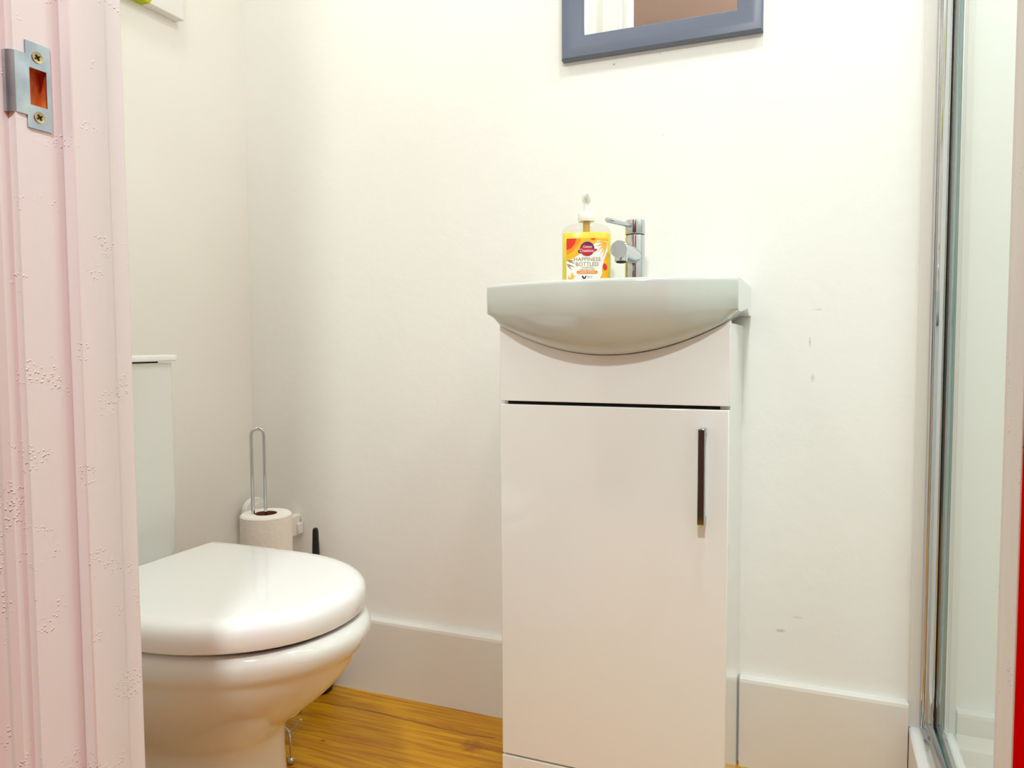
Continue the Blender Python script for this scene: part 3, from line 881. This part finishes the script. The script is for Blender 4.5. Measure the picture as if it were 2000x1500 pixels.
box('back_plate', -1.246, -1.130, WY - .005, WY, .350, .385, 'white_soft', rh, bevel=.001)

# ------------------------------------------------------------------ toilet brush
BRX, BRY = -1.0494, 1.385
tb = thing('toilet_brush', 'black toilet brush standing upright in its pot behind the toilet', 'toilet brush', (BRX, BRY, 0))
bm = bmesh.new(); bm_lathe(bm, [(.029, 0), (.032, .004), (.034, .10), (.034, .118), (.031, .120), (.014, .1205), (.013, .1195)], BRX, BRY, 36)
obj('pot', bm, 'black', tb, smooth=True)
bm = bmesh.new(); bm_lathe(bm, [(.0075, .119), (.0088, .25), (.0090, .31), (.0070, .365), (.0066, .374), (.0052, .3785), (.0025, .380)], BRX, BRY, 24)
obj('brush_handle', bm, 'black', tb, smooth=True)

# ------------------------------------------------------------------ shower tray and screen
tray = thing('shower_tray', 'raised white shower tray on the floor at the right behind the glass', 'shower tray', (.59, .97, 0))
TX0, TX1, TY0, TY1, TH = .1640, RX, HY1 + .001, WY, .126
bm = bmesh.new()
def rr(x0, x1, y0, y1, z): return [(x0, y0, z), (x1, y0, z), (x1, y1, z), (x0, y1, z)]
bm_loft(bm, [rr(TX0, TX1, TY0, TY1, 0), rr(TX0, TX1, TY0, TY1, TH), rr(TX0 + .065, TX1 - .05, TY0 + .05, TY1 - .05, TH), rr(TX0 + .075, TX1 - .06, TY0 + .06, TY1 - .06, TH - .03)])
obj('tray_body', bm, 'plastic_white', tray, bevel=.004, bseg=3)
bm = bmesh.new(); bm_lathe(bm, [(.045, TH - .030), (.045, TH - .026), (.040, TH - .024), (.005, TH - .0235)], .62, 1.2, 36)
obj('drain_cover', bm, 'chrome', tray, smooth=True)
scr = thing('shower_screen', 'chrome-framed clear glass shower screen standing on the white tray', 'shower screen', (.203, .96, TH))
GX0, GX1 = .2000, .2060
ZT = 2.02
# white silicone/trim strip then the stepped chrome wall channel
box('wall_seal', .1640, .1810, WY - .006, WY, TH, ZT, 'skirting', scr)
bm = bmesh.new()
bm_prism(bm, [(.1810, WY), (.1810, WY - .010), (.1840, WY - .014), (.1870, WY - .014), (.1870, WY - .026), (.1925, WY - .030), (.1960, WY - .040), (.1993, WY - .040), (.1993, WY)], 'z', TH, ZT)
obj('wall_channel', bm, 'chrome', scr, bevel=.0010)
box('seal_strip', .1994, .2000, WY - .041, WY, TH, ZT, 'dark', scr, label='dark rubber seal line')
box('seal_strip', .2062, .2120, WY - .046, WY, TH, ZT, 'glass_edge', scr, label='green-tinted glass edge strip')
bm = bmesh.new()
bm_prism(bm, [(.2122, WY), (.2122, WY - .040), (.2150, WY - .042), (.2220, WY - .032), (.2240, WY - .02), (.2240, WY)], 'z', TH, ZT)
obj('wall_channel', bm, 'chrome_satin', scr, bevel=.0012)
gy0, gy1 = HY1 + .02, WY - .006
bm = bmesh.new(); bm_box(bm, GX0, GX1, gy0, gy1, TH + .012, ZT - .012)
g = obj('glass_panel', bm, ['glass', 'glass_edge'], scr, label='clear greenish glass pane')
for p in g.data.polygons:
    if abs(p.normal.x) < .5: p.material_index = 1
bm = bmesh.new()
bm_prism(bm, [(.1810, TH), (.1810, TH + .006), (.1880, TH + .010), (.1890, TH + .022), (.1985, TH + .024), (.1985, TH + .004), (.2075, TH + .004), (.2075, TH + .020), (.2130, TH + .018), (.2210, TH + .008), (.2210, TH)], 'y', HY1 + .012, WY - .02)
obj('bottom_rail', bm, 'chrome', scr, bevel=.0008)
bm = bmesh.new()
bm_prism(bm, [(.1810, ZT), (.2210, ZT), (.2210, ZT - .03), (.2075, ZT - .03), (.2075, ZT - .004), (.1985, ZT - .004), (.1985, ZT - .03), (.1810, ZT - .03)], 'y', HY1 + .012, WY - .02)
obj('top_rail', bm, 'chrome', scr, bevel=.0008)
box('end_post', .1810, .2210, HY1 + .001, HY1 + .024, TH, ZT, 'chrome', scr, bevel=.002)

# ------------------------------------------------------------------ ceiling lamps
def downlight(x, y, label):
    t = thing('ceiling_light', label, 'ceiling light', (x, y, CZ))
    bm = bmesh.new(); bm_lathe(bm, [(.11, CZ), (.11, CZ - .012), (.098, CZ - .018), (.092, CZ - .018), (.092, CZ - .004)], x, y, 40, caps=False)
    obj('bezel', bm, 'white_soft', t, smooth=True)
    bm = bmesh.new(); bm_lathe(bm, [(.0915, CZ - .006), (.0915, CZ - .009)], x, y, 40)
    obj('diffuser', bm, 'white_print', t)
downlight(-.05, .84, 'round white ceiling light above the middle of the bathroom')
downlight(-.95, .85, 'round white ceiling light above the toilet')
downlight(.62, .98, 'added round white ceiling light above the shower tray, out of view')  # unseen fitting that goes with the added shower fill lamp
downlight(0.0, -.55, 'round white ceiling light in the hallway')
